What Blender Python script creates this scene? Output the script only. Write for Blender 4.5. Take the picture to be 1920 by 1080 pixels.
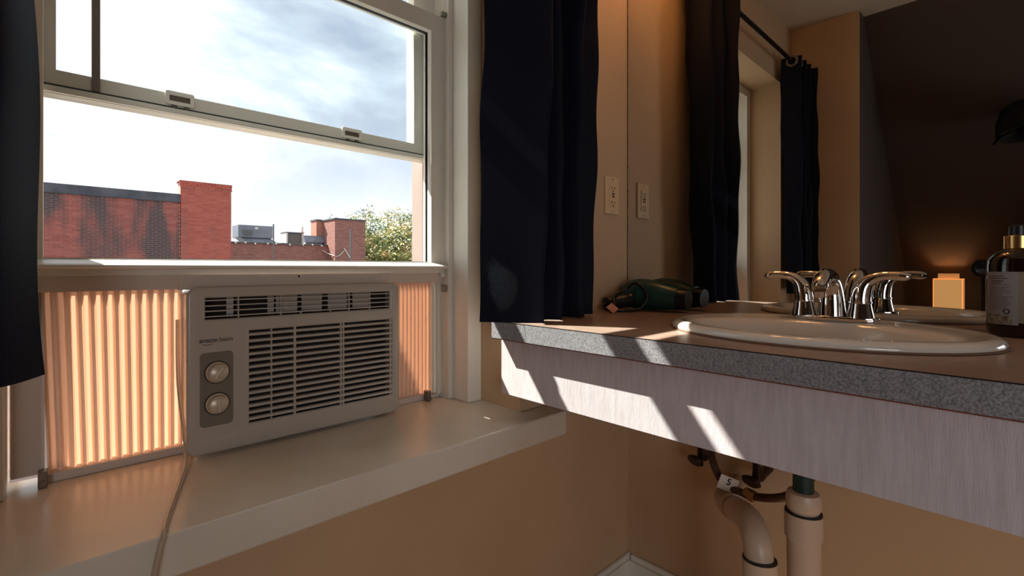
import bpy, bmesh, math, random
from mathutils import Vector, Matrix
random.seed(7)
PI = math.pi
for o in list(bpy.data.objects): bpy.data.objects.remove(o)
SC = bpy.context.scene
COL = SC.collection
# ------------------------------------------------------------------ camera
# All coordinates below are in metres relative to the lens; the whole scene is lifted so that the floor is z = 0.
LIFT = 1.0
cam_d = bpy.data.cameras.new('camera'); cam = bpy.data.objects.new('camera', cam_d); COL.objects.link(cam)
cam_d.sensor_width = 36.0; cam_d.lens = 904/1920*36; cam_d.shift_y = -37/1920
cam_d.clip_start = 0.02; cam_d.clip_end = 500
cam.location = (0, 0, 0); cam.rotation_euler = (PI/2, 0, math.radians(46.4-90))
SC.camera = cam
# ------------------------------------------------------------------ colour management
SC.view_settings.view_transform = 'Standard'; SC.view_settings.look = 'None'
SC.view_settings.gamma = 1.0; SC.view_settings.exposure = 0.0
SC.view_settings.use_curve_mapping = False
# ------------------------------------------------------------------ world: bright broken cloud
W = bpy.data.worlds.new('sky'); SC.world = W; W.use_nodes = True
nt = W.node_tree; nt.nodes.clear()
N = nt.nodes.new; L = nt.links.new
out = N('ShaderNodeOutputWorld'); bg = N('ShaderNodeBackground'); bg.inputs['Strength'].default_value = 1.5
tc = N('ShaderNodeTexCoord'); mp = N('ShaderNodeMapping'); mp.inputs['Scale'].default_value = (1.0, 1.0, 2.4)
mp.inputs['Location'].default_value = (0.35, 0.1, 0.42)
no = N('ShaderNodeTexNoise'); no.inputs['Scale'].default_value = 1.9; no.inputs['Detail'].default_value = 9
no.inputs['Roughness'].default_value = 0.52; no.inputs['Distortion'].default_value = 0.35
cr = N('ShaderNodeValToRGB'); e = cr.color_ramp.elements
e[0].position = 0.30; e[0].color = (0.34, 0.42, 0.56, 1)
e[1].position = 0.50; e[1].color = (0.90, 0.93, 0.97, 1)
for p, c in ((0.38, (0.44, 0.50, 0.62, 1)), (0.44, (0.62, 0.69, 0.79, 1)), (0.60, (0.93, 0.95, 0.98, 1)), (0.66, (0.44, 0.66, 0.80, 1)), (0.80, (0.34, 0.58, 0.76, 1))):
    q = e.new(p); q.color = c
# towards the horizon the cloud whitens
sp = N('ShaderNodeSeparateXYZ'); mr = N('ShaderNodeMapRange')
mr.inputs['From Min'].default_value = 0.06; mr.inputs['From Max'].default_value = 0.34
mr.inputs['To Min'].default_value = 0.78; mr.inputs['To Max'].default_value = 0.0
mx = N('ShaderNodeMix'); mx.data_type = 'RGBA'; mx.inputs['B'].default_value = (0.93, 0.94, 0.98, 1)
L(tc.outputs['Generated'], mp.inputs['Vector']); L(mp.outputs[0], no.inputs['Vector']); L(no.outputs['Fac'], cr.inputs['Fac'])
L(tc.outputs['Generated'], sp.inputs[0]); L(sp.outputs['Z'], mr.inputs['Value'])
L(mr.outputs[0], mx.inputs['Factor']); L(cr.outputs['Color'], mx.inputs['A']); L(mx.outputs['Result'], bg.inputs['Color'])
L(bg.outputs[0], out.inputs['Surface'])
# ------------------------------------------------------------------ sun
sd = bpy.data.lights.new('sun', 'SUN'); sd.energy = 18; sd.angle = math.radians(0.55); sd.color = (1.0, 0.95, 0.86)
sun = bpy.data.objects.new('sun', sd); COL.objects.link(sun)
SUN_DIR = Vector((0.45, -0.769, -1.0))
sun.rotation_euler = SUN_DIR.to_track_quat('-Z', 'Y').to_euler(); sun.location = (-3, 6, 8)
# unseen fill lights, added to brighten the room side
def area(name, loc, rot, size, power, color, size_y=None):
    d = bpy.data.lights.new(name, 'AREA'); d.energy = power; d.color = color; d.size = size
    if size_y: d.shape = 'RECTANGLE'; d.size_y = size_y
    o = bpy.data.objects.new(name, d); COL.objects.link(o); o.location = loc; o.rotation_euler = rot
    return o
area('back_fill_light', (0.45, -2.3, -0.45), (-PI/2-0.12, 0, 0), 1.3, 15.0, (1.0, 0.95, 0.90), 0.8)  # added low fill for the walls under sill and counter, no window modelled
area('left_fill_light', (-0.75, -1.5, -0.05), (0, -PI/2, math.radians(22)), 0.8, 13.0, (0.97, 0.97, 1.0), 0.9)  # added side fill for the vanity front, stands for no modelled window
# ================================================================== helpers
WORLD = {}
def lin(r, g, b):
    f = lambda c: (c/255)/12.92 if c/255 <= 0.04045 else ((c/255+0.055)/1.055)**2.4
    return (f(r), f(g), f(b), 1)
def mat(name, col, rough=0.6, metal=0.0, var=None, vscale=8, bump=0, bscale=60, spec=0.5, stretch=(1, 1, 1), emis=None, estr=0, coat=0, trans=0):
    m = bpy.data.materials.new(name); m.use_nodes = True; t = m.node_tree; b = t.nodes['Principled BSDF']
    b.inputs['Base Color'].default_value = col; b.inputs['Roughness'].default_value = rough
    b.inputs['Metallic'].default_value = metal; b.inputs['Specular IOR Level'].default_value = spec
    if coat: b.inputs['Coat Weight'].default_value = coat; b.inputs['Coat Roughness'].default_value = 0.05
    if trans: b.inputs['Transmission Weight'].default_value = trans
    if emis: b.inputs['Emission Color'].default_value = emis; b.inputs['Emission Strength'].default_value = estr
    g = t.nodes.new('ShaderNodeNewGeometry'); mp = t.nodes.new('ShaderNodeMapping'); mp.inputs['Scale'].default_value = stretch
    t.links.new(g.outputs['Position'], mp.inputs['Vector'])
    if var:
        n = t.nodes.new('ShaderNodeTexNoise'); n.inputs['Scale'].default_value = vscale; n.inputs['Detail'].default_value = 5
        r = t.nodes.new('ShaderNodeValToRGB'); r.color_ramp.elements[0].position = 0.35; r.color_ramp.elements[1].position = 0.68
        r.color_ramp.elements[0].color = col; r.color_ramp.elements[1].color = var
        t.links.new(mp.outputs[0], n.inputs['Vector']); t.links.new(n.outputs['Fac'], r.inputs['Fac']); t.links.new(r.outputs['Color'], b.inputs['Base Color'])
    if bump:
        n = t.nodes.new('ShaderNodeTexNoise'); n.inputs['Scale'].default_value = bscale; n.inputs['Detail'].default_value = 4
        bp = t.nodes.new('ShaderNodeBump'); bp.inputs['Strength'].default_value = bump; bp.inputs['Distance'].default_value = 0.002
        t.links.new(mp.outputs[0], n.inputs['Vector']); t.links.new(n.outputs['Fac'], bp.inputs['Height']); t.links.new(bp.outputs[0], b.inputs['Normal'])
    return m
def meta(o, label=None, cat=None, group=None, kind=None):
    if label: o['label'] = label
    if cat: o['category'] = cat
    if group: o['group'] = group
    if kind: o['kind'] = kind
    return o
def thing(name, loc, label=None, cat=None, group=None, kind=None):
    o = bpy.data.objects.new(name, None); COL.objects.link(o); o.empty_display_size = 0.05
    o.location = loc; WORLD[o.name] = Vector(loc)
    return meta(o, label, cat, group, kind)
def link_mesh(name, me, m, parent, kind=None, label=None):
    vs = [v.co for v in me.vertices]
    lo = Vector([min(v[i] for v in vs) for i in range(3)]); hi = Vector([max(v[i] for v in vs) for i in range(3)])
    c = (lo+hi)/2
    if parent is None: c.z = lo.z
    me.transform(Matrix.Translation(-c))
    o = bpy.data.objects.new(name, me); COL.objects.link(o); WORLD[o.name] = c.copy()
    if parent is not None: o.parent = parent; o.location = c-WORLD[parent.name]
    else: o.location = c
    if m:
        me.materials.clear()
        me.materials.append(m)
    if kind: o['kind'] = kind
    if label: o['label'] = label
    return o
def obj(name, bm, m, parent=None, kind=None, label=None, smooth=False):
    me = bpy.data.meshes.new(name)
    bmesh.ops.recalc_face_normals(bm, faces=bm.faces)
    bm.to_mesh(me); bm.free()
    if smooth:
        for p in me.polygons: p.use_smooth = True
        me.set_sharp_from_angle(angle=math.radians(42))
    return link_mesh(name, me, m, parent, kind, label)
def box(x0, x1, y0, y1, z0, z1, bev=0, seg=2, bm=None):
    b = bm or bmesh.new()
    t = bmesh.new()
    bmesh.ops.create_cube(t, size=1)
    for v in t.verts: v.co = Vector(((x0+x1)/2+v.co.x*(x1-x0), (y0+y1)/2+v.co.y*(y1-y0), (z0+z1)/2+v.co.z*(z1-z0)))
    if bev: bmesh.ops.bevel(t, geom=t.edges[:], offset=bev, segments=seg, affect='EDGES', profile=0.5)
    join(b, t); return b
def join(b, t, M=None):
    me = bpy.data.meshes.new('tmp'); t.to_mesh(me); t.free()
    if M is not None: me.transform(M)
    b.from_mesh(me); bpy.data.meshes.remove(me)
def frames(pts):
    pts = [Vector(p) for p in pts]; fr = []; n = None
    for i, p in enumerate(pts):
        t = (pts[min(i+1, len(pts)-1)]-pts[max(i-1, 0)]).normalized()
        if n is None:
            a = Vector((0, 0, 1)) if abs(t.z) < 0.9 else Vector((1, 0, 0)); n = (a-t*a.dot(t)).normalized()
        else: n = (n-t*n.dot(t)).normalized()
        fr.append((p, n, t.cross(n)))
    return fr
def smoothpts(pts, k=5):
    P = [Vector(p) for p in pts]; Q = []
    for i in range(len(P)-1):
        a = P[max(i-1, 0)]; b = P[i]; c = P[i+1]; d = P[min(i+2, len(P)-1)]
        for j in range(k):
            t = j/k
            Q.append(0.5*((2*b)+(c-a)*t+(2*a-5*b+4*c-d)*t*t+(3*b-a-3*c+d)*t**3))
    Q.append(P[-1]); return Q
def tube(pts, rad, seg=16, flat=1.0, bm=None, sm=5, caps=True):
    """sweep a circle; pts may hold a radius as 4th value; flat squeezes the section along its first axis"""
    P = [Vector(p) if len(p) == 4 else Vector((p[0], p[1], p[2], rad)) for p in pts]
    if sm: P = smoothpts(P, sm)
    fr = frames([p.to_3d() if len(p) == 4 else p for p in [Vector(q[:3]) for q in P]])
    b = bm or bmesh.new(); rings = []
    for (p, n, u), q in zip(fr, P):
        r = q[3]; rings.append([b.verts.new(p+n*math.cos(2*PI*k/seg)*r*flat+u*math.sin(2*PI*k/seg)*r) for k in range(seg)])
    for A, B in zip(rings, rings[1:]):
        for k in range(seg): b.faces.new((A[k], A[(k+1) % seg], B[(k+1) % seg], B[k]))
    if caps:
        b.faces.new(rings[0]); b.faces.new(rings[-1])
    return b
def lathe(prof, c, axis=(0, 0, 1), seg=32, bm=None):
    """prof = [(radius, distance along axis)]"""
    b = bm or bmesh.new(); a = Vector(axis).normalized(); h = Vector((1, 0, 0)) if abs(a.x) < 0.9 else Vector((0, 1, 0))
    u = (h-a*h.dot(a)).normalized(); w = a.cross(u); c = Vector(c); rings = []
    for r, z in prof:
        if r < 1e-6: rings.append([b.verts.new(c+a*z)])
        else: rings.append([b.verts.new(c+a*z+u*math.cos(2*PI*k/seg)*r+w*math.sin(2*PI*k/seg)*r) for k in range(seg)])
    for A, B in zip(rings, rings[1:]):
        for k in range(seg):
            if len(A) == 1 and len(B) == 1: continue
            if len(A) == 1: b.faces.new((A[0], B[k], B[(k+1) % seg]))
            elif len(B) == 1: b.faces.new((A[k], A[(k+1) % seg], B[0]))
            else: b.faces.new((A[k], A[(k+1) % seg], B[(k+1) % seg], B[k]))
    if len(rings[0]) > 1: b.faces.new(rings[0])
    if len(rings[-1]) > 1: b.faces.new(rings[-1])
    return b
def rrect(x0, x1, y0, y1, r, k=5):
    P = []
    for cx, cy, a0 in ((x1-r, y1-r, 0), (x0+r, y1-r, 90), (x0+r, y0+r, 180), (x1-r, y0+r, 270)):
        for j in range(k+1):
            a = math.radians(a0+90*j/k); P.append((cx+r*math.cos(a), cy+r*math.sin(a)))
    return P
def ellipse(cx, cy, a, b, k=72): return [(cx+a*math.cos(2*PI*i/k), cy+b*math.sin(2*PI*i/k)) for i in range(k)]
def shape(loops, ext, bev=0.0, M=None):
    """filled 2-D outline with holes, extruded by +-ext; returns a bmesh"""
    cu = bpy.data.curves.new('t', 'CURVE'); cu.dimensions = '2D'; cu.fill_mode = 'BOTH'; cu.extrude = ext-bev; cu.bevel_depth = bev; cu.bevel_resolution = 2
    for lp in loops:
        s = cu.splines.new('POLY'); s.points.add(len(lp)-1); s.use_cyclic_u = True
        for p, q in zip(s.points, lp): p.co = (q[0], q[1], 0, 1)
    o = bpy.data.objects.new('t', cu); COL.objects.link(o); bpy.context.view_layer.update()
    me = bpy.data.meshes.new_from_object(o.evaluated_get(bpy.context.evaluated_depsgraph_get()))
    bpy.data.objects.remove(o); bpy.data.curves.remove(cu)
    if M is not None: me.transform(M)
    b = bmesh.new(); b.from_mesh(me); bpy.data.meshes.remove(me); bmesh.ops.remove_doubles(b, verts=b.verts, dist=1e-6); return b
def text(body, size, ext, M, bold=0.0, align='LEFT'):
    cu = bpy.data.curves.new('t', 'FONT'); cu.body = body; cu.size = size; cu.extrude = ext; cu.offset = bold; cu.align_x = align
    o = bpy.data.objects.new('t', cu); COL.objects.link(o); bpy.context.view_layer.update()
    me = bpy.data.meshes.new_from_object(o.evaluated_get(bpy.context.evaluated_depsgraph_get()))
    bpy.data.objects.remove(o); bpy.data.curves.remove(cu); me.transform(M)
    b = bmesh.new(); b.from_mesh(me); bpy.data.meshes.remove(me); return b
def FACE_Y(x, y, z): return Matrix.Translation((x, y, z)) @ Matrix.Rotation(PI/2, 4, 'X')   # drawing plane xy -> xz, looks towards -y
# ================================================================== materials
M_wall = mat('wall_paint', lin(200, 170, 136), 0.75, var=lin(192, 162, 128), vscale=3, bump=0.25, bscale=90)
M_ceil = mat('ceiling_paint', lin(205, 192, 172), 0.8)
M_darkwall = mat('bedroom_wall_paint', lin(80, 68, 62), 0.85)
M_trim = mat('white_trim_paint', lin(232, 230, 220), 0.38, var=lin(226, 222, 210), vscale=5, bump=0.15, bscale=40)
M_sillp = mat('sill_paint', lin(220, 214, 202), 0.27, var=lin(208, 199, 184), vscale=4, bump=0.2, bscale=30)
M_vinyl = mat('white_vinyl', lin(222, 216, 205), 0.35)
M_lift = mat('worn_vinyl', lin(205, 190, 178), 0.5)
M_gasket = mat('dark_gasket', lin(38, 44, 44), 0.5)
M_ext = mat('weathered_exterior_paint', lin(150, 132, 124), 0.6)
M_alu = mat('brown_aluminium', lin(120, 105, 95), 0.4, 0.3)
M_floor = mat('wood_floor', lin(184, 148, 116), 0.5, var=lin(162, 124, 92), vscale=6, stretch=(1, 8, 1))
M_ac = mat('ac_plastic', lin(180, 171, 160), 0.24)
M_acdark = mat('ac_dark_inside', lin(38, 28, 22), 0.7)
M_acpanel = mat('ac_grey_panel', lin(120, 110, 96), 0.45)
M_knob = mat('brushed_knob', lin(205, 192, 172), 0.35, 0.35)
M_ink = mat('ink', lin(30, 26, 24), 0.6)
M_lam = mat('countertop_laminate', lin(172, 146, 130), 0.32, var=lin(158, 132, 116), vscale=60)
M_edge = mat('speckled_laminate', lin(160, 156, 158), 0.45, var=lin(104, 102, 106), vscale=380)
M_red = mat('exposed_red_board', lin(120, 58, 38), 0.7)
M_board = mat('painted_board', lin(214, 204, 206), 0.5, var=lin(200, 189, 190), vscale=26, stretch=(1, 6, 0.6), bump=0.3, bscale=120)
M_black = mat('black_line', lin(20, 18, 18), 0.4)
M_porc = mat('porcelain', lin(232, 224, 212), 0.12, coat=0.4)
M_chrome = mat('chrome', lin(235, 230, 225), 0.06, 1.0)
M_pvc = mat('white_pvc', lin(206, 182, 158), 0.38)
M_green = mat('green_tailpiece', lin(28, 52, 44), 0.5)
M_rust = mat('aged_metal', lin(60, 42, 34), 0.45, 0.6)
M_hose = mat('braided_hose', lin(112, 84, 66), 0.4, 0.5, var=lin(60, 42, 34), vscale=300)
M_paper = mat('paper', lin(226, 216, 200), 0.7)
M_ivory = mat('ivory_plastic', lin(222, 190, 146), 0.4)
M_dark = mat('black_plastic', lin(16, 16, 17), 0.35)
M_redp = mat('red_plastic', lin(120, 30, 24), 0.4)
M_gold = mat('gold_collar', lin(205, 165, 105), 0.25, 1.0)
M_amber = mat('dark_amber_plastic', lin(24, 11, 9), 0.12, coat=0.5)
M_label = mat('bottle_label', lin(188, 180, 176), 0.6)
M_labelf = mat('label_front', lin(178, 160, 138), 0.6)
M_dryer = mat('dryer_green_plastic', lin(26, 62, 52), 0.3)
M_mirror = mat('mirror_silver', (0.70, 0.70, 0.68, 1), 0.0, 1.0)
M_navy = mat('navy_cloth', lin(10, 17, 42), 0.62, bump=0.3, bscale=500, spec=0.35)
M_rod = mat('black_rod', lin(14, 13, 13), 0.35, 0.5)
M_ring = mat('grommet_metal', lin(150, 145, 138), 0.3, 1.0)
M_clear = mat('clear_cord', lin(215, 200, 180), 0.25, trans=0.5)
M_wood = mat('nightstand_wood', lin(90, 60, 40), 0.5)
M_shade = mat('lit_shade', lin(230, 180, 110), 0.8, emis=(1.0, 0.50, 0.17, 1), estr=0.62)
M_shade2 = mat('lit_neck', lin(230, 170, 100), 0.8, emis=(1.0, 0.42, 0.14, 1), estr=0.5)
M_hat = mat('black_cap', lin(14, 11, 11), 0.85)
M_bulb = mat('warm_bulb', (1, 1, 1, 1), 0.5, emis=(1.0, 0.47, 0.15, 1), estr=25)
M_tar = mat('tar_coping', lin(62, 62, 70), 0.8, var=lin(84, 82, 88), vscale=3)
M_mortar = mat('mortar', lin(168, 146, 136), 0.9)
M_galv = mat('galvanised_sheet', lin(128, 132, 142), 0.45, 0.3, var=lin(104, 108, 118), vscale=1.4)
M_unit = mat('unit_grey', lin(96, 94, 92), 0.6)
M_unitl = mat('unit_pale', lin(205, 200, 192), 0.6)
M_roofing = mat('roofing', lin(92, 88, 88), 0.85)
M_bark = mat('bark', lin(92, 78, 66), 0.9)
M_street = mat('street', lin(110, 108, 104), 0.9)
def brickmat(name, c1, c2, cdark, stain=0.5, sx=0.213, sz=0.067):
    m = bpy.data.materials.new(name); m.use_nodes = True; t = m.node_tree; b = t.nodes['Principled BSDF']; b.inputs['Roughness'].default_value = 0.9
    n = t.nodes.new; l = t.links.new
    g = n('ShaderNodeNewGeometry'); sn = n('ShaderNodeVectorMath'); sn.operation = 'SNAP'; sn.inputs[1].default_value = (sx, 10, sz)
    l(g.outputs['Position'], sn.inputs[0]); wn = n('ShaderNodeTexWhiteNoise'); l(sn.outputs[0], wn.inputs['Vector'])
    r = n('ShaderNodeValToRGB'); r.color_ramp.elements[0].color = c1; r.color_ramp.elements[1].color = c2; l(wn.outputs['Value'], r.inputs['Fac'])
    mp = n('ShaderNodeMapping'); mp.inputs['Scale'].default_value = (1.3, 1, 0.35); l(g.outputs['Position'], mp.inputs['Vector'])
    no = n('ShaderNodeTexNoise'); no.inputs['Scale'].default_value = 1.1; no.inputs['Detail'].default_value = 6; l(mp.outputs[0], no.inputs['Vector'])
    r2 = n('ShaderNodeValToRGB'); r2.color_ramp.elements[0].position = stain; r2.color_ramp.elements[1].position = stain+0.13
    l(no.outputs['Fac'], r2.inputs['Fac']); mx = n('ShaderNodeMix'); mx.data_type = 'RGBA'; mx.inputs['B'].default_value = cdark
    l(r2.outputs['Color'], mx.inputs['Factor']); l(r.outputs['Color'], mx.inputs['A']); l(mx.outputs['Result'], b.inputs['Base Color'])
    return m
M_brick = brickmat('red_brick', lin(136, 66, 58), lin(160, 86, 74), lin(78, 60, 60), 0.43)
M_brickch = brickmat('chimney_brick', lin(154, 68, 56), lin(176, 86, 70), lin(128, 78, 68), 0.52)
def farbrick(name, c1, c2, cm):
    m = bpy.data.materials.new(name); m.use_nodes = True; t = m.node_tree; b = t.nodes['Principled BSDF']; b.inputs['Roughness'].default_value = 0.9
    g = t.nodes.new('ShaderNodeNewGeometry'); s = t.nodes.new('ShaderNodeSeparateXYZ'); c = t.nodes.new('ShaderNodeCombineXYZ'); a = t.nodes.new('ShaderNodeMath')
    t.links.new(g.outputs['Position'], s.inputs[0]); t.links.new(s.outputs['X'], a.inputs[0]); t.links.new(s.outputs['Y'], a.inputs[1])
    t.links.new(a.outputs[0], c.inputs['X']); t.links.new(s.outputs['Z'], c.inputs['Y'])
    k = t.nodes.new('ShaderNodeTexBrick'); k.inputs['Scale'].default_value = 1; k.inputs['Brick Width'].default_value = 0.21; k.inputs['Row Height'].default_value = 0.067
    k.inputs['Mortar Size'].default_value = 0.008; k.inputs['Color1'].default_value = c1; k.inputs['Color2'].default_value = c2; k.inputs['Mortar'].default_value = cm
    t.links.new(c.outputs[0], k.inputs['Vector']); t.links.new(k.outputs['Color'], b.inputs['Base Color']); return m
M_far = farbrick('far_brick', lin(118, 62, 54), lin(146, 86, 74), lin(150, 128, 118))
M_farlit = farbrick('far_brick_sunlit', lin(160, 92, 74), lin(178, 108, 88), lin(170, 140, 124))  # lighter copy of the far brick with sunlight put into its colour
# window glass: clear sheet with a little reflection
M_glass = bpy.data.materials.new('clear_glass'); M_glass.use_nodes = True
t = M_glass.node_tree; t.nodes.clear(); oo = t.nodes.new('ShaderNodeOutputMaterial'); mi = t.nodes.new('ShaderNodeMixShader')
tr = t.nodes.new('ShaderNodeBsdfTransparent'); tr.inputs[0].default_value = (0.955, 0.975, 0.975, 1); gl = t.nodes.new('ShaderNodeBsdfGlossy'); gl.inputs['Roughness'].default_value = 0.01
lw = t.nodes.new('ShaderNodeLayerWeight'); lw.inputs['Blend'].default_value = 0.5
pw = t.nodes.new('ShaderNodeMath'); pw.operation = 'POWER'; pw.inputs[1].default_value = 4.5; ma = t.nodes.new('ShaderNodeMath'); ma.operation = 'MULTIPLY_ADD'; ma.inputs[1].default_value = 0.7; ma.inputs[2].default_value = 0.025
t.links.new(lw.outputs['Facing'], pw.inputs[0]); t.links.new(pw.outputs[0], ma.inputs[0]); t.links.new(ma.outputs[0], mi.inputs[0]); t.links.new(tr.outputs[0], mi.inputs[1]); t.links.new(gl.outputs[0], mi.inputs[2]); t.links.new(mi.outputs[0], oo.inputs[0])
# accordion curtain of the air conditioner: thin plastic that lets light through
M_acc = bpy.data.materials.new('translucent_pleats'); M_acc.use_nodes = True
t = M_acc.node_tree; t.nodes.clear(); oo = t.nodes.new('ShaderNodeOutputMaterial'); ad = t.nodes.new('ShaderNodeMixShader'); ad.inputs[0].default_value = 0.38
df = t.nodes.new('ShaderNodeBsdfDiffuse'); df.inputs[0].default_value = lin(226, 206, 190); tl = t.nodes.new('ShaderNodeBsdfTranslucent'); tl.inputs[0].default_value = lin(214, 168, 136)
t.links.new(df.outputs[0], ad.inputs[1]); t.links.new(tl.outputs[0], ad.inputs[2]); t.links.new(ad.outputs[0], oo.inputs[0])
# leaves
M_leaf = bpy.data.materials.new('leaves'); M_leaf.use_nodes = True
t = M_leaf.node_tree; b = t.nodes['Principled BSDF']; b.inputs['Roughness'].default_value = 0.6
g = t.nodes.new('ShaderNodeNewGeometry'); n = t.nodes.new('ShaderNodeTexNoise'); n.inputs['Scale'].default_value = 1.2; n.inputs['Detail'].default_value = 6
t.links.new(g.outputs['Position'], n.inputs['Vector']); r = t.nodes.new('ShaderNodeValToRGB'); E = r.color_ramp.elements
E[0].position = 0.3; E[0].color = lin(48, 68, 30); E[1].position = 0.75; E[1].color = lin(168, 108, 80)
for p, c in ((0.42, lin(84, 104, 44)), (0.52, lin(146, 146, 66)), (0.60, lin(178, 150, 80))): q = E.new(p); q.color = c
t.links.new(n.outputs['Fac'], r.inputs[0]); t.links.new(r.outputs[0], b.inputs['Base Color'])
# ================================================================== room shell
S = 'structure'
XM = 1.333      # wall carrying the mirror
YW = 0.862      # window wall
FZ, CZ = -1.0, 1.305
b = box(0.85, 1.46, YW, 1.25, FZ, CZ)                    # right of the recess
box(-0.30, -0.116, YW, 1.25, FZ, CZ, bm=b)               # left of the recess
box(-0.116, 0.85, YW, 1.25, 0.975, CZ, bm=b)             # above the recess
box(-0.116, 0.85, YW, 1.25, FZ, -0.421, bm=b)            # below the sill
obj('wall_window', b, M_wall, kind=S)
obj('wall_mirror', box(XM, 1.46, -2.5, YW, FZ, CZ), M_wall, kind=S)
obj('wall_left', box(-2.3, -0.30, 0.554, 1.25, FZ, CZ), M_darkwall, kind=S)
obj('wall_reveal', box(-0.30, -0.296, 0.554, YW, FZ, CZ), M_wall, kind=S)
obj('wall_back', box(-2.3, 1.46, -2.62, -2.5, FZ, CZ), M_darkwall, kind=S)
obj('wall_knee', box(-1.9, -1.78, -2.5, 0.554, FZ, -0.05), M_darkwall, kind=S)
b = bmesh.new()
vv = [(-0.39, CZ), (-1.80, -0.105), (-1.90, -0.005), (-0.45, 1.45), (-0.39, 1.45)]
A = [b.verts.new((x, -2.5, z)) for x, z in vv]; B = [b.verts.new((x, 0.554, z)) for x, z in vv]
b.faces.new(A); b.faces.new(B)
for i in range(5): b.faces.new((A[i], A[(i+1) % 5], B[(i+1) % 5], B[i]))
obj('wall_slope', b, M_darkwall, kind=S)
obj('ceiling', box(-0.39, 1.46, -2.5, 1.25, CZ, CZ+0.1), M_ceil, kind=S)
obj('floor', box(-2.3, 1.46, -2.62, 1.25, FZ-0.1, FZ), M_floor, kind=S)
def skirting(name, x0, x1, y0, y1, ax):
    if ax == 'x':
        b = box(x0, x1, y0, y1, FZ, FZ+0.078, 0.001); box(x0, x1, y0+0.005, y1, FZ+0.078, FZ+0.095, 0.003, bm=b)
    else:
        b = box(x0, x1, y0, y1, FZ, FZ+0.078, 0.001); box(x0+0.005, x1, y0, y1, FZ+0.078, FZ+0.095, 0.003, bm=b)
    obj(name, b, M_trim, kind=S)
skirting('baseboard_window', -0.296, XM, YW-0.016, YW, 'x')
skirting('baseboard_mirror', XM-0.016, XM, -2.5, YW-0.016, 'y')
# ================================================================== window
win = thing('window_1', (0.367, 1.1, -0.36), kind=S)
WX = 0.367
for s in (1, -1):
    def bx(xa, xb, y0, y1, z0, z1, bev=0.0, bm=None):
        a, c = (xa, xb) if s == 1 else (2*WX-xb, 2*WX-xa)
        return box(a, c, y0, y1, z0, z1, bev, bm=bm)
    obj('window_casing', bx(0.803, 0.8495, 1.014, 1.249, -0.36, 0.9745, 0.002), M_trim, win)
    obj('jamb_stop', bx(0.788, 0.803, 1.080, 1.098, -0.36, 0.93, 0.002), M_vinyl, win)
    obj('jamb_liner', bx(0.7875, 0.803, 1.098, 1.188, -0.36, 0.93), M_vinyl, win)
    obj('exterior_stop', bx(0.776, 0.803, 1.190, 1.249, -0.36, 0.93, 0.002), M_ext, win)
obj('head_jamb', box(-0.069, 0.803, 1.014, 1.249, 0.93, 0.9745, 0.002), M_trim, win)
b = box(-0.205, 0.945, 0.790, YW-0.0005, -0.42, -0.36, 0.004); box(-0.1155, 0.8495, YW-0.004, 1.165, -0.42, -0.3602, bm=b)
obj('window_sill', b, M_sillp, win)
b = bmesh.new()
pr = [(1.10, -0.42), (1.34, -0.46), (1.34, -0.42), (1.10, -0.365)]
A = [b.verts.new((-0.1155, y, z)) for y, z in pr]; B = [b.verts.new((0.8495, y, z)) for y, z in pr]
b.faces.new(A); b.faces.new(B)
for i in range(4): b.faces.new((A[i], A[(i+1) % 4], B[(i+1) % 4], B[i]))
obj('exterior_sill', b, M_lift, win)
def mitred(name, x0, x1, z0, z1, wl, wr, wb, wt, y0, y1, m, parent, step=0.006):
    """sash frame: outer body and a stepped glazing bead"""
    me = shape([[(x0, z0), (x1, z0), (x1, z1), (x0, z1)], [(x0+wl, z0+wb), (x1-wr, z0+wb), (x1-wr, z1-wt), (x0+wl, z1-wt)]], (y1-y0)/2, 0.0015, FACE_Y(0, (y0+y1)/2, 0))
    return obj(name, me, m, parent)
lo = mitred('lower_sash', -0.053, 0.7868, -0.012, 0.693, 0.040, 0.0405, 0.028, 0.045, 1.10, 1.14, M_vinyl, win)
b = shape([[(-0.0165, 0.0125), (0.7498, 0.0125), (0.7498, 0.6515), (-0.0165, 0.6515)], [(-0.0115, 0.0185), (0.7448, 0.0185), (0.7448, 0.6460), (-0.0115, 0.6460)]], 0.006, 0, FACE_Y(0, 1.124, 0))
obj('gasket', b, M_gasket, lo)
obj('glass_pane', box(-0.0125, 0.7458, 1.119, 1.122, 0.0165, 0.6475), M_glass, lo)
b = bmesh.new(); pr = [(1.1005, 0.0155), (1.072, 0.0078), (1.068, 0.0055), (1.068, 0.0010), (1.071, -0.0005), (1.1005, -0.0005)]
A = [b.verts.new((-0.045, y, z)) for y, z in pr]; B = [b.verts.new((0.778, y, z)) for y, z in pr]
b.faces.new(A); b.faces.new(B)
for i in range(6): b.faces.new((A[i], A[(i+1) % 6], B[(i+1) % 6], B[i]))
obj('lift_lip', b, M_vinyl, lo)
up = mitred('upper_sash', -0.0525, 0.7865, 0.303, 0.929, 0.055, 0.066, 0.039, 0.055, 1.146, 1.185, M_vinyl, win)
obj('glass_pane', box(0.002, 0.7215, 1.166, 1.169, 0.341, 0.877), M_glass, up)
b = box(-0.04, 0.775, 1.1415, 1.1475, 0.303, 0.314, 0.001); obj('interlock_strip', b, M_vinyl, up)
obj('shadow_gap', box(-0.04, 0.775, 1.1440, 1.1470, 0.3145, 0.3175), M_gasket, up)
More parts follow.
